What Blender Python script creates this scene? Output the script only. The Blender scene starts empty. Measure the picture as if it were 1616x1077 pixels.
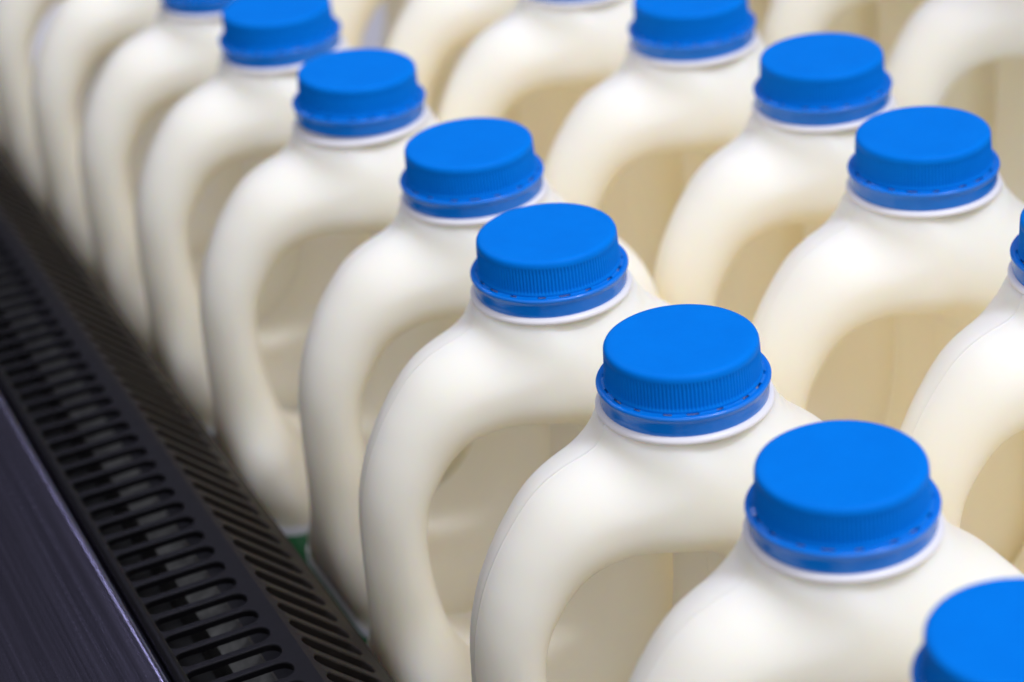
import bpy, math, random
import numpy as np
from mathutils import Matrix, Vector

random.seed(7)
S = bpy.context.scene
C = S.collection
MM = 0.001
HB = 225.0            # bottle height in mm, base to top of the cap

# ------------------------------------------------------------------ camera
PITCH, ROLL, PHI, CAMH = math.radians(28.0877), math.radians(-6.2597), math.atan2(.377, .926), 265.08
cam = bpy.data.cameras.new('camera')
cam.sensor_width = 36.0
cam.lens = 3648.64 / 1616 * 36
cam.clip_start, cam.clip_end = 0.02, 60
camo = bpy.data.objects.new('camera', cam)
C.objects.link(camo)
right = Vector((math.cos(PHI), -math.sin(PHI), 0))
fh = Vector((math.sin(PHI), math.cos(PHI), 0))
fwd = fh * math.cos(PITCH) - Vector((0, 0, math.sin(PITCH)))
up = fh * math.sin(PITCH) + Vector((0, 0, math.cos(PITCH)))
R2 = right * math.cos(ROLL) + up * math.sin(ROLL)
U2 = up * math.cos(ROLL) - right * math.sin(ROLL)
m = Matrix((R2, U2, -fwd)).transposed().to_4x4()
m.translation = Vector((0, 0, (HB + CAMH) * MM))
camo.matrix_world = m
cam.dof.use_dof = True
cam.dof.focus_distance = 0.575
cam.dof.aperture_fstop = 9.0
S.camera = camo

# ------------------------------------------------------------------ light
w = bpy.data.worlds.new('World')
S.world = w
w.use_nodes = True
bg = w.node_tree.nodes['Background']
bg.inputs[0].default_value = (0.92, 0.91, 1.04, 1)
wn, wl = w.node_tree.nodes, w.node_tree.links
wt = wn.new('ShaderNodeTexCoord')
wd = wn.new('ShaderNodeVectorMath')
wd.operation = 'DOT_PRODUCT'
wd.inputs[1].default_value = Vector((.10, -.84, .52)).normalized()
wl.new(wt.outputs['Generated'], wd.inputs[0])
wm = wn.new('ShaderNodeMapRange')
wm.interpolation_type = 'SMOOTHSTEP'
wm.inputs['From Min'].default_value, wm.inputs['From Max'].default_value = -.25, .9
wm.inputs['To Min'].default_value, wm.inputs['To Max'].default_value = .05, 0.98
wl.new(wd.outputs['Value'], wm.inputs['Value'])
wl.new(wm.outputs[0], bg.inputs[1])


def area(name, loc, target, sx, sy, power, col):
    l = bpy.data.lights.new(name, 'AREA')
    l.shape = 'RECTANGLE'
    l.size, l.size_y, l.energy, l.color = sx, sy, power, col
    o = bpy.data.objects.new(name, l)
    o.location = loc
    o.rotation_euler = (Vector(target) - Vector(loc)).to_track_quat('-Z', 'Y').to_euler()
    C.objects.link(o)
    return o


area('ceiling_light', (0.95, -0.50, 2.50), (0.28, 0.60, 0.2), 0.30, 0.30, 30.0, (0.91, 0.94, 1.11))
area('case_light', (0.31, 0.60, 1.15), (0.31, 0.60, 0.2), 0.03, 3.2, 6.0, (0.86, 0.86, 1.25))
area('aisle_light', (-1.8, 2.4, 1.55), (0.1, 2.4, 0.2), 0.25, 6.0, 11.0, (0.85, 0.82, 1.1))
vs = S.view_settings
vs.view_transform, vs.look, vs.exposure, vs.gamma = 'Standard', 'None', -0.06, 1.0
vs.use_curve_mapping = False
S.cycles.max_bounces = 16
S.cycles.diffuse_bounces = 14


# ------------------------------------------------------------------ materials
def mat(name, base, rough=.5, metal=0, spec=.5):
    mt = bpy.data.materials.new(name)
    mt.use_nodes = True
    b = mt.node_tree.nodes['Principled BSDF']
    b.inputs['Base Color'].default_value = (*base, 1)
    b.inputs['Roughness'].default_value = rough
    b.inputs['Metallic'].default_value = metal
    b.inputs['Specular IOR Level'].default_value = spec
    return mt, b, mt.node_tree.nodes, mt.node_tree.links


def math_node(N, L, op, a, b=None, c=None):
    n = N.new('ShaderNodeMath')
    n.operation = op
    for i, v in enumerate((a, b, c)):
        if v is None:
            continue
        if isinstance(v, (int, float)):
            n.inputs[i].default_value = v
        else:
            L.new(v, n.inputs[i])
    return n.outputs[0]


def noise(N, L, vec, scale, detail=3, rough=.5):
    n = N.new('ShaderNodeTexNoise')
    n.inputs['Scale'].default_value = scale
    n.inputs['Detail'].default_value = detail
    n.inputs['Roughness'].default_value = rough
    if vec is not None:
        L.new(vec, n.inputs['Vector'])
    return n.outputs['Fac']


def ramp(N, L, fac, stops):
    r = N.new('ShaderNodeValToRGB')
    e = r.color_ramp.elements
    while len(e) < len(stops):
        e.new(.5)
    for i, (p, c) in enumerate(stops):
        e[i].position, e[i].color = p, (*c, 1)
    L.new(fac, r.inputs[0])
    return r.outputs[0]


def bump(N, L, b, h, strength, dist):
    n = N.new('ShaderNodeBump')
    n.inputs['Strength'].default_value = strength
    n.inputs['Distance'].default_value = dist
    L.new(h, n.inputs['Height'])
    L.new(n.outputs[0], b.inputs['Normal'])


def make_jug_mat():
    mt, b, N, L = mat('milky_plastic', (.972, .913, .74), .38, 0, .35)
    tc = N.new('ShaderNodeTexCoord').outputs['Object']
    sp = N.new('ShaderNodeSeparateXYZ')
    L.new(tc, sp.inputs[0])
    # mould seam running round the middle of the jug, broken and thin
    ay = math_node(N, L, 'ABSOLUTE', sp.outputs['Y'])
    wob = noise(N, L, tc, 60, 2)
    line = math_node(N, L, 'SUBTRACT', 1.0, math_node(N, L, 'DIVIDE', ay, 0.0006))
    line = math_node(N, L, 'MAXIMUM', line, 0.0)
    line = math_node(N, L, 'MULTIPLY', line, wob)
    soft = noise(N, L, tc, 22, 2)
    fine = noise(N, L, tc, 900, 2)
    h = math_node(N, L, 'ADD', math_node(N, L, 'MULTIPLY', line, .0006),
                  math_node(N, L, 'ADD', math_node(N, L, 'MULTIPLY', soft, .0011),
                            math_node(N, L, 'MULTIPLY', fine, .00002)))
    bump(N, L, b, h, .55, 1.0)
    # few tiny specks of dirt
    v = N.new('ShaderNodeTexVoronoi')
    v.inputs['Scale'].default_value = 38
    L.new(tc, v.inputs['Vector'])
    spk = math_node(N, L, 'LESS_THAN', v.outputs['Distance'], .014)
    mix = N.new('ShaderNodeMix')
    mix.data_type = 'RGBA'
    mix.inputs[6].default_value = (.972, .913, .74, 1)
    mix.inputs[7].default_value = (.35, .28, .18, 1)
    L.new(spk, mix.inputs[0])
    L.new(mix.outputs[2], b.inputs['Base Color'])
    b.inputs['Subsurface Weight'].default_value = .7
    b.inputs['Subsurface Radius'].default_value = (1.0, .78, .45)
    b.inputs['Subsurface Scale'].default_value = .012
    return mt


JUG = make_jug_mat()
COLLAR, cb, _, _ = mat('white_plastic', (.86, .84, .79), .35)


def make_cap_mat(name, rough):
    mt, b, N, L = mat(name, (.0015, .205, .93), rough, 0, .035)
    tc = N.new('ShaderNodeTexCoord').outputs['Object']
    n1 = noise(N, L, tc, 260, 4, .6)
    n2 = noise(N, L, tc, 2500, 2)
    col = ramp(N, L, noise(N, L, tc, 70, 4, .65), [(.3, (.0003, .174, .63)), (.7, (.0004, .190, .67))])
    L.new(col, b.inputs['Base Color'])
    h = math_node(N, L, 'ADD', math_node(N, L, 'MULTIPLY', n1, .00006), math_node(N, L, 'MULTIPLY', n2, .00002))
    bump(N, L, b, h, .6, 1.0)
    b.inputs['Subsurface Weight'].default_value = .08
    b.inputs['Subsurface Radius'].default_value = (.1, .5, 1)
    b.inputs['Subsurface Scale'].default_value = .002
    return mt


CAP = make_cap_mat('blue_cap_plastic', .5)
RING = make_cap_mat('blue_ring_plastic', .2)
RING.node_tree.nodes['Principled BSDF'].inputs['Specular IOR Level'].default_value = .45


def make_label_mat():
    mt, b, N, L = mat('printed_label', (.8, .8, .8), .35)
    tc = N.new('ShaderNodeTexCoord').outputs['Object']
    sp = N.new('ShaderNodeSeparateXYZ')
    L.new(tc, sp.inputs[0])
    fac = math_node(N, L, 'DIVIDE', sp.outputs['Z'], 0.1)
    col = ramp(N, L, fac, [(0.0, (.004, .17, .035)), (.868, (.72, .74, .73))])
    N[-1].color_ramp.interpolation = 'CONSTANT'
    L.new(col, b.inputs['Base Color'])
    return mt


LABEL = make_label_mat()


def make_rail_mat():
    mt, b, N, L = mat('brushed_metal', (.30, .29, .36), .3, 1.0)
    tc = N.new('ShaderNodeTexCoord').outputs['Object']
    mp = N.new('ShaderNodeMapping')
    mp.inputs['Scale'].default_value = (1.0, .004, 1.0)
    L.new(tc, mp.inputs[0])
    st = noise(N, L, mp.outputs[0], 700, 4, .7)
    st2 = noise(N, L, mp.outputs[0], 2600, 3, .6)
    dust = noise(N, L, tc, 900, 2, .6)
    col = ramp(N, L, st, [(.3, (.22, .212, .285)), (.7, (.42, .40, .54))])
    L.new(col, b.inputs['Base Color'])
    ro = math_node(N, L, 'MULTIPLY_ADD', st2, .18, .13)
    ro = math_node(N, L, 'MULTIPLY_ADD', dust, .04, ro)
    L.new(ro, b.inputs['Roughness'])
    h = math_node(N, L, 'ADD', math_node(N, L, 'MULTIPLY', st, .00006), math_node(N, L, 'MULTIPLY', st2, .00003))
    bump(N, L, b, h, .7, 1.0)
    return mt


RAIL = make_rail_mat()


def make_black_mat(name, c, rough):
    mt, b, N, L = mat(name, c, rough, 0, .17)
    tc = N.new('ShaderNodeTexCoord').outputs['Object']
    d = noise(N, L, tc, 180, 5, .7)
    col = ramp(N, L, d, [(.35, tuple(x * .8 for x in c)), (.62, c), (.8, tuple(x * 1.7 + .004 for x in c))])
    L.new(col, b.inputs['Base Color'])
    g = noise(N, L, tc, 3000, 2)
    L.new(math_node(N, L, 'MULTIPLY_ADD', d, .25, rough - .1), b.inputs['Roughness'])
    bump(N, L, b, g, .25, .0001)
    return mt


BLACK = make_black_mat('black_plastic', (.0032, .0029, .0034), .42)
TAUPE = make_black_mat('dark_taupe_plastic', (.016, .013, .010), .5)
PLATE, _b, _n, _l = mat('galvanised_strip', (.08, .08, .07), .4, .0, .3)
_tc = _n.new('ShaderNodeTexCoord').outputs['Object']
_l.new(ramp(_n, _l, noise(_n, _l, _tc, 120, 5, .7), [(.3, (.03, .03, .027)), (.55, (.075, .076, .066)), (.8, (.13, .13, .115))]), _b.inputs['Base Color'])
DUCT, _b, _, _ = mat('dark_duct', (.01, .01, .01), .7)
DECK, _b, _, _ = mat('deck_paint', (.8, .8, .78), .5)


# ------------------------------------------------------------------ helpers
def obj(name, verts, faces, material, parent=None, smooth=True, loc=(0, 0, 0)):
    me = bpy.data.meshes.new(name)
    me.from_pydata([tuple(v) for v in verts], [], [tuple(f) for f in faces])
    me.materials.append(material)
    if smooth:
        me.shade_smooth()
    me.update()
    o = bpy.data.objects.new(name, me)
    o.location = loc
    C.objects.link(o)
    if parent:
        o.parent = parent
    return o


def lathe(profile, n=128, close=False, rfun=None):
    """profile: list of (r, z) in mm, top to bottom; returns verts (metres) and faces"""
    V, F = [], []
    for i, (r, z) in enumerate(profile):
        for k in range(n):
            a = 2 * math.pi * k / n
            rr = r if rfun is None else rfun(r, z, k)
            V.append((rr * math.cos(a) * MM, rr * math.sin(a) * MM, z * MM))
    m_ = len(profile)
    for i in range(m_ if close else m_ - 1):
        j = (i + 1) % m_
        for k in range(n):
            k2 = (k + 1) % n
            F.append((i * n + k, j * n + k, j * n + k2, i * n + k2))
    return V, F


def extrude_profile(pts, y0, y1):
    n = len(pts)
    V = [(x * MM, y0 * MM, z * MM) for x, z in pts] + [(x * MM, y1 * MM, z * MM) for x, z in pts]
    F = [(i, (i + 1) % n, n + (i + 1) % n, n + i) for i in range(n)]
    F += [tuple(range(n))[::-1], tuple(range(n, 2 * n))]
    return V, F


def sharp(o, deg=35):
    o.data.set_sharp_from_angle(angle=math.radians(deg))
    return o


# ------------------------------------------------------------------ setting
def cz(z):            # height below the cap tops (mm) -> height above the deck (mm)
    return HB + z


V, F = extrude_profile([(40, -12), (620, -12), (620, 0), (40, 0)], -100, 1500)
deck = obj('deck', V, F, DECK, smooth=False)
deck['kind'] = 'structure'

V, F = extrude_profile([(x, cz(z)) for x, z in ((484, 150), (484, 186), (487, 188), (740, 188), (740, 172), (490, 172), (487, 150))], -100, 1500)
shelf = obj('upper_shelf', V, F, DECK, smooth=False)
shelf['label'] = 'plain shelf above the third row of jugs, casting its shade on them'
shelf['category'] = 'shelf'

# ------------------------------------------------------------------ metal bumper rail
rail_pts = [(56.0, -140), (56.0, -98)]
rail_pts += [(61.5 - 5.5 * math.cos(a), -94.4 + 5.5 * math.sin(a)) for a in [math.radians(d) for d in (5, 16, 27, 38, 49, 60, 70)]]
rail_pts += [(61.0 + t * 29.6, -88.9 + t * 7.9 + .45 * math.sin(math.pi * t)) for t in (.06, .15, .25, .35, .45, .55, .65, .75, .85, .94)]
rail_pts += [(91.9 + 2.6 * math.sin(a), -83.2 + 2.6 * math.cos(a)) for a in [math.radians(d) for d in (-12, 0, 12, 25, 40, 55, 70, 90)]]
rail_pts += [(94.5, -140)]
V, F = extrude_profile([(x, cz(z)) for x, z in rail_pts], 150, 1500)
rail = sharp(obj('bumper_rail', V, F, RAIL), 50)
rail['label'] = 'brushed metal bumper rail with lilac sheen along the left of the black grille'
rail['category'] = 'rail'

# ------------------------------------------------------------------ air grille
gr = bpy.data.objects.new('air_grille', None)
C.objects.link(gr)
gr['label'] = 'black slotted air grille with sloping slatted side running in front of the milk jugs'
gr['category'] = 'grille'
BX, BZ, EX, EZ = 129.4, -80.5, 150.5, -100.0
slope_len = math.hypot(EX - BX, EZ - BZ)
ang = math.atan2(BZ - EZ, EX - BX)
RB = 3.0
tlen = RB * math.tan(ang / 2)


def prof(s, d):
    """point at s mm across the grille (0 at the bend), d mm below its surface"""
    if s <= -tlen:
        x, z, nx, nz = BX + s, BZ, 0, 1
    elif s >= tlen * 1.0:
        x, z = BX + s * math.cos(ang), BZ - s * math.sin(ang)
        nx, nz = math.sin(ang), math.cos(ang)
    else:
        a = ang * (s + tlen) / (2 * tlen)
        cx, czz = BX - tlen, BZ - RB
        x, z = cx + RB * math.sin(a), czz + RB * math.cos(a)
        nx, nz = math.sin(a), math.cos(a)
    return x - d * nx, z - d * nz


def slot_sheet(s0, s1, a0, a1, half, y0, ncell, pitch, thick, ch=.35):
    """sheet from s0 to s1 with one rounded slot per cell, from a0 to a1 across"""
    V, F = [], []
    nend, nstr = 16, 8
    ring = []
    for i in range(nstr):
        t = i / nstr
        ring.append((a0 + half + t * (a1 - a0 - 2 * half), -half))
    for i in range(nend):
        a = -math.pi / 2 + math.pi * i / nend
        ring.append((a1 - half + half * math.cos(a), half * math.sin(a)))
    for i in range(nstr):
        t = i / nstr
        ring.append((a1 - half - t * (a1 - a0 - 2 * half), half))
    for i in range(nend):
        a = math.pi / 2 + math.pi * i / nend
        ring.append((a0 + half + half * math.cos(a), half * math.sin(a)))
    n = len(ring)
    hp = pitch / 2
    outer = []
    for (s, y) in ring:
        ss = s
        if s > a1 - half + 1e-6:
            q = (s - (a1 - half)) / half
            yy = y / half
            k = 1 / max(abs(q), abs(yy))
            ss = a1 - half + (s1 - a1 + half) * min(1, q * k)
            outer.append((ss, hp * max(-1, min(1, yy * k))))
        elif s < a0 + half - 1e-6:
            q = (a0 + half - s) / half
            yy = y / half
            k = 1 / max(abs(q), abs(yy))
            ss = a0 + half - (a0 + half - s0) * min(1, q * k)
            outer.append((ss, hp * max(-1, min(1, yy * k))))
        else:
            outer.append((s, hp if y > 0 else -hp))

    def off(sy, e):
        s, y = sy
        cs = min(max(s, a0 + half), a1 - half)
        dx, dy = s - cs, y
        l = math.hypot(dx, dy)
        return (s + dx / l * e, y + dy / l * e)
    for c in range(ncell):
        yc = y0 + c * pitch
        base = len(V)
        layers = [(outer, 0), ([off(p, ch) for p in ring], 0), ([off(p, ch * .3) for p in ring], ch * .3), (ring, ch),
                  ([off(p, .25) for p in ring], thick), (outer, thick)]
        for pts, d in layers:
            for s, y in pts:
                x, z = prof(s, d)
                V.append((x * MM, (yc + y) * MM, cz(z) * MM))
        for li in range(len(layers) - 1):
            for i in range(n):
                j = (i + 1) % n
                F.append((base + li * n + i, base + li * n + j, base + (li + 1) * n + j, base + (li + 1) * n + i))
    return V, F


PITCHY = 9.15
V, F = slot_sheet(98.0 - BX - 1.5, -.6 - tlen, 98.6 - BX - 3.0 + 1.6, 123.0 - BX, 3.4, 300.0, 118, PITCHY, 2.2)
sp_ = sharp(obj('slot_panel', V, F, BLACK, gr), 14.5)
V, F = slot_sheet(-.6 - tlen, slope_len, -.3, slope_len - 4.6, 3.0, 300.0, 118, PITCHY, 2.2)
sl_ = sharp(obj('slatted_side', V, F, TAUPE, gr), 14.5)
# rim trim next to the rail
V, F = extrude_profile([(94.9, cz(-140)), (94.9, cz(-80.6)), (95.6, cz(-79.9)), (97.3, cz(-79.9)), (98.0, cz(-80.4)), (98.0, cz(-140))], 260, 1420)
sharp(obj('edge_trim', V, F, BLACK, gr), 50)
# turned-down lip
V, F = extrude_profile([(EX - .2, cz(EZ - .2)), (EX + .6, cz(EZ - .6)), (EX + .6, cz(EZ - 95)), (EX - 1.2, cz(EZ - 95)), (EX - 1.2, cz(EZ - 2.4))], 260, 1420)
sharp(obj('rear_lip', V, F, TAUPE, gr), 50)
# metal strip seen under the slots
V, F = extrude_profile([(112.5, cz(-92.0)), (119.2, cz(-88.6)), (119.8, cz(-88.0)), (120.4, cz(-88.3)), (120.6, cz(-89.0)), (120.4, cz(-108)), (112.5, cz(-108))], 260, 1420)
sharp(obj('metal_strip', V, F, PLATE, gr), 40)
V, F = extrude_profile([(98.3, cz(-130)), (148, cz(-130)), (148, cz(-128)), (98.3, cz(-128))], 260, 1420)
obj('duct_floor', V, F, DUCT, gr, smooth=False)


# ------------------------------------------------------------------ jug body
def catmull(pts, n=6, closed=True):
    P = np.array(pts, float)
    N_ = len(P)
    out = []
    for i in range(N_):
        p0, p1, p2, p3 = P[i - 1], P[i], P[(i + 1) % N_], P[(i + 2) % N_]
        for k in range(n):
            t = k / n
            out.append(.5 * ((2 * p1) + (-p0 + p2) * t + (2 * p0 - 5 * p1 + 4 * p2 - p3) * t * t + (-p0 + 3 * p1 - 3 * p2 + p3) * t ** 3))
    return np.array(out)


OUT = [(-17.2, -9), (-18.2, -11), (-19.3, -13.5), (-20.8, -15.6), (-22.7, -17.0), (-22.9, -19.0), (-23.7, -20.9), (-25.6, -22.3), (-28.6, -23.3), (-32.5, -24.3), (-36, -25.6), (-40, -27.6), (-44.5, -31.2),
       (-49.3, -36.8), (-53.4, -42.6), (-57.8, -51), (-60.8, -60), (-62.3, -68), (-63, -78), (-63.4, -90), (-63.6, -105), (-63.4, -118),
       (-62.9, -128), (-61.9, -132), (-61.3, -136), (-61.2, -160), (-61, -190), (-60.6, -212), (-59, -220), (-54, -224), (-40, -225), (0, -225),
       (35, -225), (44, -224), (49, -220), (50.6, -212), (50.8, -190), (50.9, -160), (51, -136), (51.3, -132), (51.8, -128), (51.8, -110), (51.8, -85), (51.4, -66), (50, -55.5), (47.6, -48.3),
       (44.3, -43), (40, -37.8), (34.5, -32.6), (28.6, -27), (25.4, -22.6), (23.4, -19.8), (22.7, -17.0), (20.8, -15.6), (19.3, -13.5), (18.2, -11), (17.2, -9), (8, -8.4), (-8, -8.4)]
HOLE = [(-5, -49.0), (-13, -47.2), (-21, -47.0), (-28, -48.8), (-34.5, -52.8), (-40, -59.5), (-43.8, -66), (-45.7, -73.5), (-46.2, -81),
        (-46, -89), (-45.2, -97), (-43.8, -105), (-41.4, -112.5), (-37.5, -119), (-31, -124.5), (-23, -127), (-14, -126), (-6, -121), (-.5, -112),
        (2, -100), (3, -85), (3.3, -70), (2.5, -60.5), (-.2, -55.3)]
# control points: x, z, R (edge rounding in the side view), T (half thickness), Ry (rounding in thickness)
CP = [(0, -9, 16.4, 17, 17), (0, -12.5, 17.8, 18.6, 18.6), (0, -16, 19, 20.6, 20.6), (-14, -16, 19, 20.6, 20.6), (14, -16, 19, 20.6, 20.6),
(0, -17.2, 21, 22.9, 22.9), (0, -20, 21, 22.9, 22.9), (0, -23, 21, 23.4, 23.4), (0, -26, 21, 24.6, 24.6), (0, -30, 21, 27.2, 26.5), (0, -34, 20, 29.2, 26), (0, -39, 15, 30.8, 22), (0, -44, 10, 31.2, 17),
      (-14, -22, 18.5, 22.0, 22.0), (-14, -26, 17, 22.4, 22.4), (-14, -31, 14, 23.4, 23.4), (-14, -36, 11, 24.8, 20), (-14, -41, 8.5, 25.8, 15), (-12, -46, 8, 26.5, 14),
      (-26, -26, 14.5, 17.6, 17.6), (-26, -32, 13, 18.2, 18.2), (-26, -37, 10.5, 18.8, 16.5), (-26, -42, 8.5, 19, 14), (-26, -46, 8.5, 19, 14),
      (-37, -32, 12.5, 15, 15), (-36, -42, 10.5, 15.8, 14.5), (-35, -49, 9.5, 15.8, 14), (-46, -42, 11, 13.4, 13.4), (-44, -52, 11, 13.6, 13.6),
      (-53, -56, 10, 12.6, 12.6), (-54.5, -70, 9, 12.2, 12.2), (-54.8, -85, 8.8, 12.2, 12.2), (-54.5, -100, 9.2, 12.6, 12.6), (-53, -111, 10.5, 16, 16),
      (-51, -118, 12, 24, 20), (-50, -124, 13, 31, 17), (-50, -130, 14, 34.4, 15), (-50, -137, 14, 35.2, 14), (-40, -125, 12, 29.5, 17), (-25, -132, 12, 33.5, 15), (-10, -130, 12, 33.5, 14),
      (18, -22, 20.5, 23, 23), (20, -26, 21, 25, 25), (24, -32, 22, 28.6, 27), (26, -40, 22, 31, 27), (36, -46, 22, 30.4, 24), (44, -60, 20, 31, 20), (25, -56, 17, 31, 22), (8, -52, 11, 30.6, 17), (8, -58, 12, 30.8, 18),
      (46, -85, 15, 31.8, 15), (25, -85, 12, 31.6, 14), (8, -75, 12, 31, 15), (8, -100, 12, 32.4, 14), (5, -116, 12, 34.0, 13), (25, -102, 12, 32.6, 14), (25, -120, 14, 35.6, 13), (46, -120, 14, 35.6, 14),
      (-50, -150, 14, 35, 14), (0, -150, 14, 35, 14), (45, -150, 14, 35, 14), (-50, -215, 14, 35, 14), (0, -215, 14, 35, 14), (45, -215, 14, 35, 14), (0, -138, 14, 35.5, 14), (40, -134, 14, 35.6, 14), (-30, -142, 14, 35, 14), (-50, -143, 14, 35.2, 14)]


def seg_dist(P, poly):
    A = poly
    B = np.roll(poly, -1, 0)
    d = np.full(len(P), 1e9)
    inside = np.zeros(len(P), bool)
    for a, b in zip(A, B):
        ab = b - a
        t = np.clip(((P - a) @ ab) / max(ab @ ab, 1e-12), 0, 1)
        q = P - a - t[:, None] * ab
        d = np.minimum(d, (q * q).sum(1))
        c = (a[1] > P[:, 1]) != (b[1] > P[:, 1])
        if abs(ab[1]) > 1e-12:
            inside ^= c & (P[:, 0] < a[0] + (P[:, 1] - a[1]) * ab[0] / ab[1])
    d = np.sqrt(d)
    return np.where(inside, d, -d)


def blur(A, sig):
    r = int(3 * sig + 1)
    k = np.exp(-.5 * (np.arange(-r, r + 1) / sig) ** 2)
    k /= k.sum()
    for ax in (0, 1):
        pad = [(r, r) if i == ax else (0, 0) for i in (0, 1)]
        B = np.pad(A, pad, mode='edge')
        out = np.zeros_like(A)
        for i, kk in enumerate(k):
            sl = [slice(None)] * 2
            sl[ax] = slice(i, i + A.shape[ax])
            out += kk * B[tuple(sl)]
        A = out
    return A


def jug_mesh(grid=1.25):
    gx = np.arange(-72, 60.01, 1.0)
    gz = np.arange(-233, 6.01, 1.0)
    GX, GZ = np.meshgrid(gx, gz, indexing='ij')
    P = np.stack([GX.ravel(), GZ.ravel()], 1)
    D = np.minimum(seg_dist(P, catmull(OUT, 4)), -seg_dist(P, catmull(HOLE, 4))).reshape(GX.shape)
    D = blur(D, .9)
    cp = np.array(CP, float)
    K = np.hypot(cp[:, None, 0] - cp[None, :, 0], cp[:, None, 1] - cp[None, :, 1])
    n = len(cp)
    A = np.zeros((n + 1, n + 1))
    A[:n, :n] = K
    A[:n, n] = A[n, :n] = 1
    W = np.linalg.solve(A, np.vstack([cp[:, 2:], np.zeros((1, 3))]))
    KK = np.hypot(P[:, None, 0] - cp[None, :, 0], P[:, None, 1] - cp[None, :, 1])
    fld = KK @ W[:n] + W[n]
    Rf, Tf, Yf = [blur(fld[:, i].reshape(GX.shape), 2.8) for i in range(3)]
    Tf = np.clip(Tf, 8, 35.7)
    Rf = np.clip(Rf, 7, 24)
    Yf = np.minimum(np.clip(Yf, 7, 30), Tf)
    stack = np.stack([D, Rf, Tf, Yf], -1)

    def samp(x, z):
        fx = np.clip((x - gx[0]), 0, len(gx) - 1.001)
        fz = np.clip((z - gz[0]), 0, len(gz) - 1.001)
        ix, iz = fx.astype(int), fz.astype(int)
        tx, tz = (fx - ix)[..., None], (fz - iz)[..., None]
        return (stack[ix, iz] * (1 - tx) * (1 - tz) + stack[ix + 1, iz] * tx * (1 - tz) + stack[ix, iz + 1] * (1 - tx) * tz + stack[ix + 1, iz + 1] * tx * tz)

    def Fn(x, y, z):
        s = samp(x, z)
        q1 = np.maximum((s[..., 1] - s[..., 0]) / s[..., 1], 0)
        q2 = np.maximum((np.abs(y) - s[..., 2] + s[..., 3]) / s[..., 3], 0)
        return np.sqrt(q1 * q1 + q2 * q2) - 1
    xs = np.arange(-69, 57, grid)
    ys = np.arange(-38.2, 39, grid)
    zs = np.arange(-229, 2, grid)
    X, Y, Z = np.meshgrid(xs, ys, zs, indexing='ij')
    # clip the dome at the neck top only by the outline itself
    Fv = np.empty(X.shape)
    for i in range(len(xs)):
        Fv[i] = Fn(X[i], Y[i], Z[i])
    neg = Fv < 0
    sh = tuple(k - 1 for k in X.shape)
    acc = np.zeros(sh + (3,))
    cnt = np.zeros(sh)
    corner = [(i, j, k) for i in (0, 1) for j in (0, 1) for k in (0, 1)]

    def sub(A_, c):
        return A_[c[0]:c[0] + sh[0], c[1]:c[1] + sh[1], c[2]:c[2] + sh[2]]
    for a in corner:
        for ax in range(3):
            if a[ax] == 1:
                continue
            b = list(a)
            b[ax] = 1
            fa, fb = sub(Fv, a), sub(Fv, b)
            cr = (fa < 0) != (fb < 0)
            t = np.where(cr, fa / np.where(cr, fa - fb, 1), 0)
            for d in range(3):
                acc[..., d] += np.where(cr, a[d] + (t if d == ax else 0), 0)
            cnt += cr
    act = cnt > 0
    idx = np.full(sh, -1)
    idx[act] = np.arange(act.sum())
    ci = np.argwhere(act)
    pos = (ci + acc[act] / cnt[act][:, None]) * grid + np.array([xs[0], ys[0], zs[0]])
    quads = []
    for ax in range(3):
        o1, o2 = [(1, 2), (2, 0), (0, 1)][ax]
        s0 = [slice(None)] * 3
        s1 = [slice(None)] * 3
        s0[ax] = slice(0, -1)
        s1[ax] = slice(1, None)
        na, nb = neg[tuple(s0)], neg[tuple(s1)]
        e = np.argwhere(na != nb)
        e = e[(e[:, o1] > 0) & (e[:, o2] > 0) & (e[:, o1] < sh[o1]) & (e[:, o2] < sh[o2])]
        fl = na[tuple(e.T)]
        def g(d1, d2):
            q = e.copy()
            q[:, o1] += d1
            q[:, o2] += d2
            return idx[tuple(q.T)]
        Q = np.stack([g(-1, -1), g(0, -1), g(0, 0), g(-1, 0)], 1)
        Q[~fl] = Q[~fl][:, ::-1]
        quads.append(Q)
    quads = np.vstack(quads)
    for it in range(4):
        x, y, z = pos.T
        e = .15
        f = Fn(x, y, z)
        g = np.stack([Fn(x + e, y, z) - Fn(x - e, y, z), Fn(x, y + e, z) - Fn(x, y - e, z), Fn(x, y, z + e) - Fn(x, y, z - e)], 1) / (2 * e)
        st = f[:, None] * g / np.maximum((g * g).sum(1), 1e-4)[:, None]
        l = np.linalg.norm(st, axis=1, keepdims=True)
        pos -= st * np.minimum(1, .7 / np.maximum(l, 1e-9))
    # light relaxation for even shading
    ed = np.vstack([quads[:, [i, (i + 1) % 4]] for i in range(4)])
    for it in range(3):
        sm = np.zeros_like(pos)
        ct = np.zeros(len(pos))
        for a, b in ((0, 1), (1, 0)):
            np.add.at(sm, ed[:, a], pos[ed[:, b]])
            np.add.at(ct, ed[:, a], 1)
        pos = pos * .5 + .5 * sm / ct[:, None]
    pos[:, 2] += HB
    return pos * MM, quads


vb, fb = jug_mesh()
proto = bpy.data.objects.new('milk_jug', None)
C.objects.link(proto)
proto['category'] = 'milk jug'
proto['group'] = 'white milk jugs with blue caps standing in rows'
body = obj('jug_body', vb.tolist(), fb.tolist(), JUG, proto)
# white neck collar under the cap
col_prof = [(17.0, -9.9), (18.6, -10.0), (18.9, -10.3), (18.9, -12.0), (19.2, -14.7), (20.4, -15.2), (21.2, -15.4), (21.75, -15.8), (21.95, -16.3), (21.85, -16.8), (20.0, -17.4)]
V, F = lathe([(r, z + HB) for r, z in col_prof], 96)
collar = obj('neck_collar', V, F, COLLAR, proto)

# cap with ribbed side (origin at the cap's own base plane)
CZ = HB - 16.0
NR = 126
SUB = 6


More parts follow.
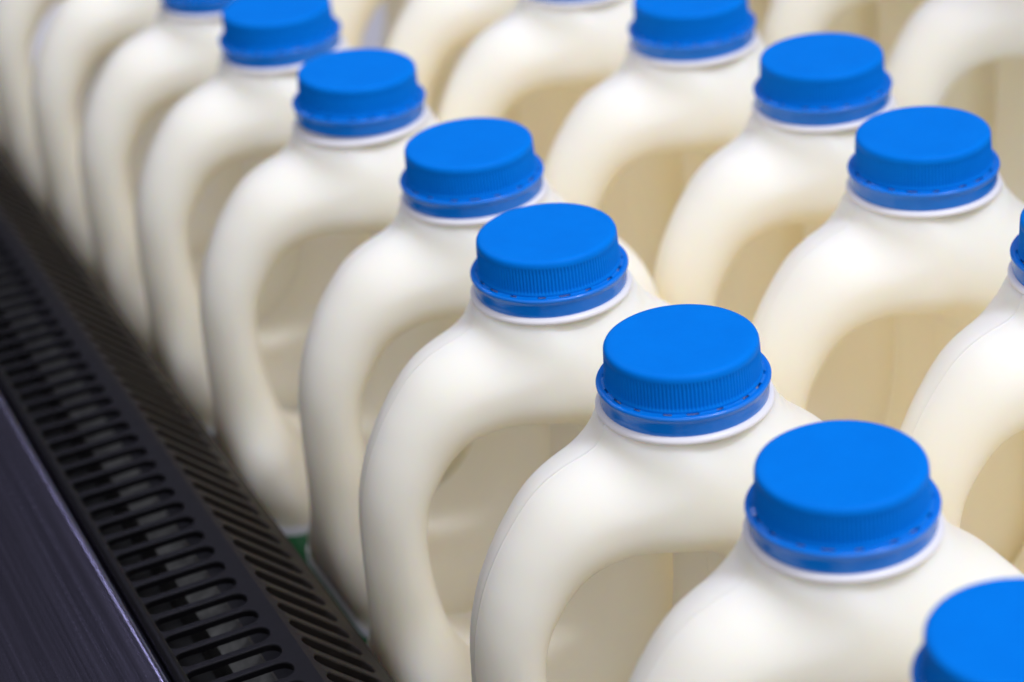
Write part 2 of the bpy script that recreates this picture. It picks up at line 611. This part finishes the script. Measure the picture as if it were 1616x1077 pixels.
def ribf(r, z, k):
    if -16 < z - 16.0 < -2.2 and z - 16.0 > -8.9 and r > 18.5:
        ph = (k % SUB) / SUB
        return r - .28 * (.5 + .5 * math.cos(2 * math.pi * ph)) ** 1.2
    return r


cp_prof = [(0.01, -.12), (6, -.10), (12, -.03), (16.5, 0), (17.6, -.04), (18.15, -.2), (18.55, -.5), (18.8, -1.0), (18.88, -1.6), (18.9, -2.1), (18.93, -2.4), (18.98, -4), (19.05, -6),
           (19.12, -8.4), (19.15, -8.8), (19.34, -9.1), (19.42, -9.6), (19.3, -9.9), (18.2, -9.9)]
V, F = lathe([(r, z + 16.0) for r, z in cp_prof], NR * SUB, rfun=ribf)
cap = obj('cap', V, F, CAP, proto, loc=(0, 0, CZ * MM))
sharp(cap, 60)
ring_prof = [(19.36, -10.3), (19.62, -9.98), (20.6, -9.85), (21.15, -9.95), (21.35, -10.3), (21.3, -10.8), (20.95, -11.25), (20.8, -11.8), (20.75, -13.5), (20.7, -15.0), (20.5, -15.5), (19.9, -15.6), (19.7, -12.0)]
V, F = lathe([(r, z + 16.0) for r, z in ring_prof], 128, close=True)
# small bridges joining the ring to the cap
for q in range(18):
    a = 2 * math.pi * (q + .3) / 18
    b0 = len(V)
    hw = (.11, .15, .09)[q % 3]
    for (r, z) in ((18.9, 6.5), (20.15, 6.05), (20.15, 5.4), (18.9, 5.4)):
        for s in (-1, 1):
            V.append((r * math.cos(a + s * hw) * MM, r * math.sin(a + s * hw) * MM, z * MM))
    for i in range(4):
        j = (i + 1) % 4
        F.append((b0 + 2 * i, b0 + 2 * j, b0 + 2 * j + 1, b0 + 2 * i + 1))
tring = obj('tamper_ring', V, F, RING, cap)
sharp(tring, 50)


# wrap-round label on the lower body
def rrect(x0, x1, yh, r, n=10):
    P = []
    for cx, cy, a0 in ((x1 - r, yh - r, 0), (x0 + r, yh - r, 90), (x0 + r, -yh + r, 180), (x1 - r, -yh + r, 270)):
        for i in range(n + 1):
            a = math.radians(a0 + 90 * i / n)
            P.append((cx + r * math.cos(a), cy + r * math.sin(a)))
    return P


LZ = 0.0
V, F = [], []
rp = rrect(-61.65, 51.35, 35.5, 14.2)
for z in (12, 50, 90.0):
    V += [(x * MM, y * MM, z * MM) for x, y in rp]
n = len(rp)
for li in range(2):
    for i in range(n):
        j = (i + 1) % n
        F.append((li * n + i, li * n + j, (li + 1) * n + j, (li + 1) * n + i))
lab = obj('label', V, F, LABEL, proto)
so = lab.modifiers.new('thickness', 'SOLIDIFY')
so.thickness = .0003

PARTS = [body, collar, cap, lab]


def place(o_cap, x, y, yaw, label, lift=0.0, tilt=(0, 0)):
    """copy of the jug with copies of its parts; the first call moves the jug itself"""
    global first
    if first:
        r, cpo = proto, cap
        first = False
    else:
        r = proto.copy()
        C.objects.link(r)
        cpo = None
        for ch in PARTS:
            c = ch.copy()
            C.objects.link(c)
            c.parent = r
            if ch is cap:
                cpo = c
                t = tring.copy()
                C.objects.link(t)
                t.parent = c
    r.location = (x * MM, y * MM, 0)
    r.rotation_euler = (0, 0, math.radians(yaw))
    cpo.location = (0, 0, (CZ + lift) * MM)
    cpo.rotation_euler = (math.radians(tilt[0]), math.radians(tilt[1]), o_cap)
    r['label'] = label
    return r


first = True
ROW_A = [(219.0, 297.0, 0, 'nearest milk jug by the grille, its blue cap cut off by the bottom right corner', 0, (0, 0)),
         (223.1, 368.1, 0, 'foreground milk jug with its whole cap in the lower right and handle out of view', 0, (0, 0)),
         (221.6, 437.3, 0, 'milk jug right of the picture centre, sharp ribbed cap, bottom of handle loop cut off', 0, (0, 0)),
         (221.0, 510.7, 0, 'sharpest milk jug at the picture centre, its handle loop wholly in view', 0, (0, 0)),
         (228.8, 579.0, 0, 'milk jug set slightly back from its row, directly behind the sharpest central jug', 0, (0, 0)),
         (222.5, 653.6, 0, 'milk jug whose blue cap sits crooked with a thin gap under its ring', .9, (1.5, 2.5)),
         (223.3, 729.3, 0, 'milk jug with blue cap clipped by the top edge, just behind the crooked cap', 0, (0, 0)),
         (222.0, 796.0, 0, 'blurred milk jug of the grille row showing only the lowest rim of its cap', 0, (0, 0)),
         (222.0, 868.0, 0, 'blurred milk jug in the top left corner, second from last handle along the grille', 0, (0, 0)),
         (222.0, 940.0, 0, 'blurred strip of milk jug at the far left edge, last handle along the grille', 0, (0, 0)),
         (222.0, 1012.0, 0, 'milk jug past the far left edge at the end of the grille row', 0, (0, 0))]
ROW_B = [(339.0, 362.0, 0, 'milk jug at the lower right edge behind the foreground cap, only a sliver showing', 0, (0, 0)),
         (341.0, 434.0, 0, 'second row milk jug whose blue cap is cut off by the right edge', 0, (0, 0)),
         (336.5, 505.2, 0, 'second row milk jug, lowest of the three blue caps stepping down the upper right', 0, (0, 0)),
         (345.1, 572.7, 0, 'second row milk jug, middle of the three blue caps stepping down the upper right', 0, (0, 0)),
         (338.8, 644.1, 0, 'second row milk jug with its cap clipped by the top edge right of centre', 0, (0, 0)),
         (334.0, 719.0, 0, 'second row milk jug at the top edge, neck and shoulder in view without cap', 0, (0, 0)),
         (338.0, 782.0, 0, 'blurred second row milk jug with only a handle arch at the top centre', 0, (0, 0)),
         (338.0, 854.0, 0, 'farthest second row milk jug, a pale blur just right of the clipped upper left cap', 0, (0, 0)),
         (338.0, 926.0, 0, 'milk jug hidden behind the farthest pale blurs of the second row', 0, (0, 0))]
ROW_C = [(472.0, 643.0, 0, 'third row milk jug in the top right corner, only shoulder and handle arch in view', 0, (0, 0)),
         (470.0, 720.0, 0, 'third row milk jug, handle arch cut by the top edge left of the corner one', 0, (0, 0)),
         (462.0, 792.0, 0, 'third row milk jug hidden beyond the top edge', 0, (0, 0)),
         (462.0, 864.0, 0, 'farthest third row milk jug, hidden beyond the top edge', 0, (0, 0))]
for row in (ROW_A, ROW_B, ROW_C):
    for (x, y, yaw, lb, lift, tilt) in row:
        place(random.uniform(0, 6.28), x, y, random.uniform(-.9, .9), lb, lift, tilt)
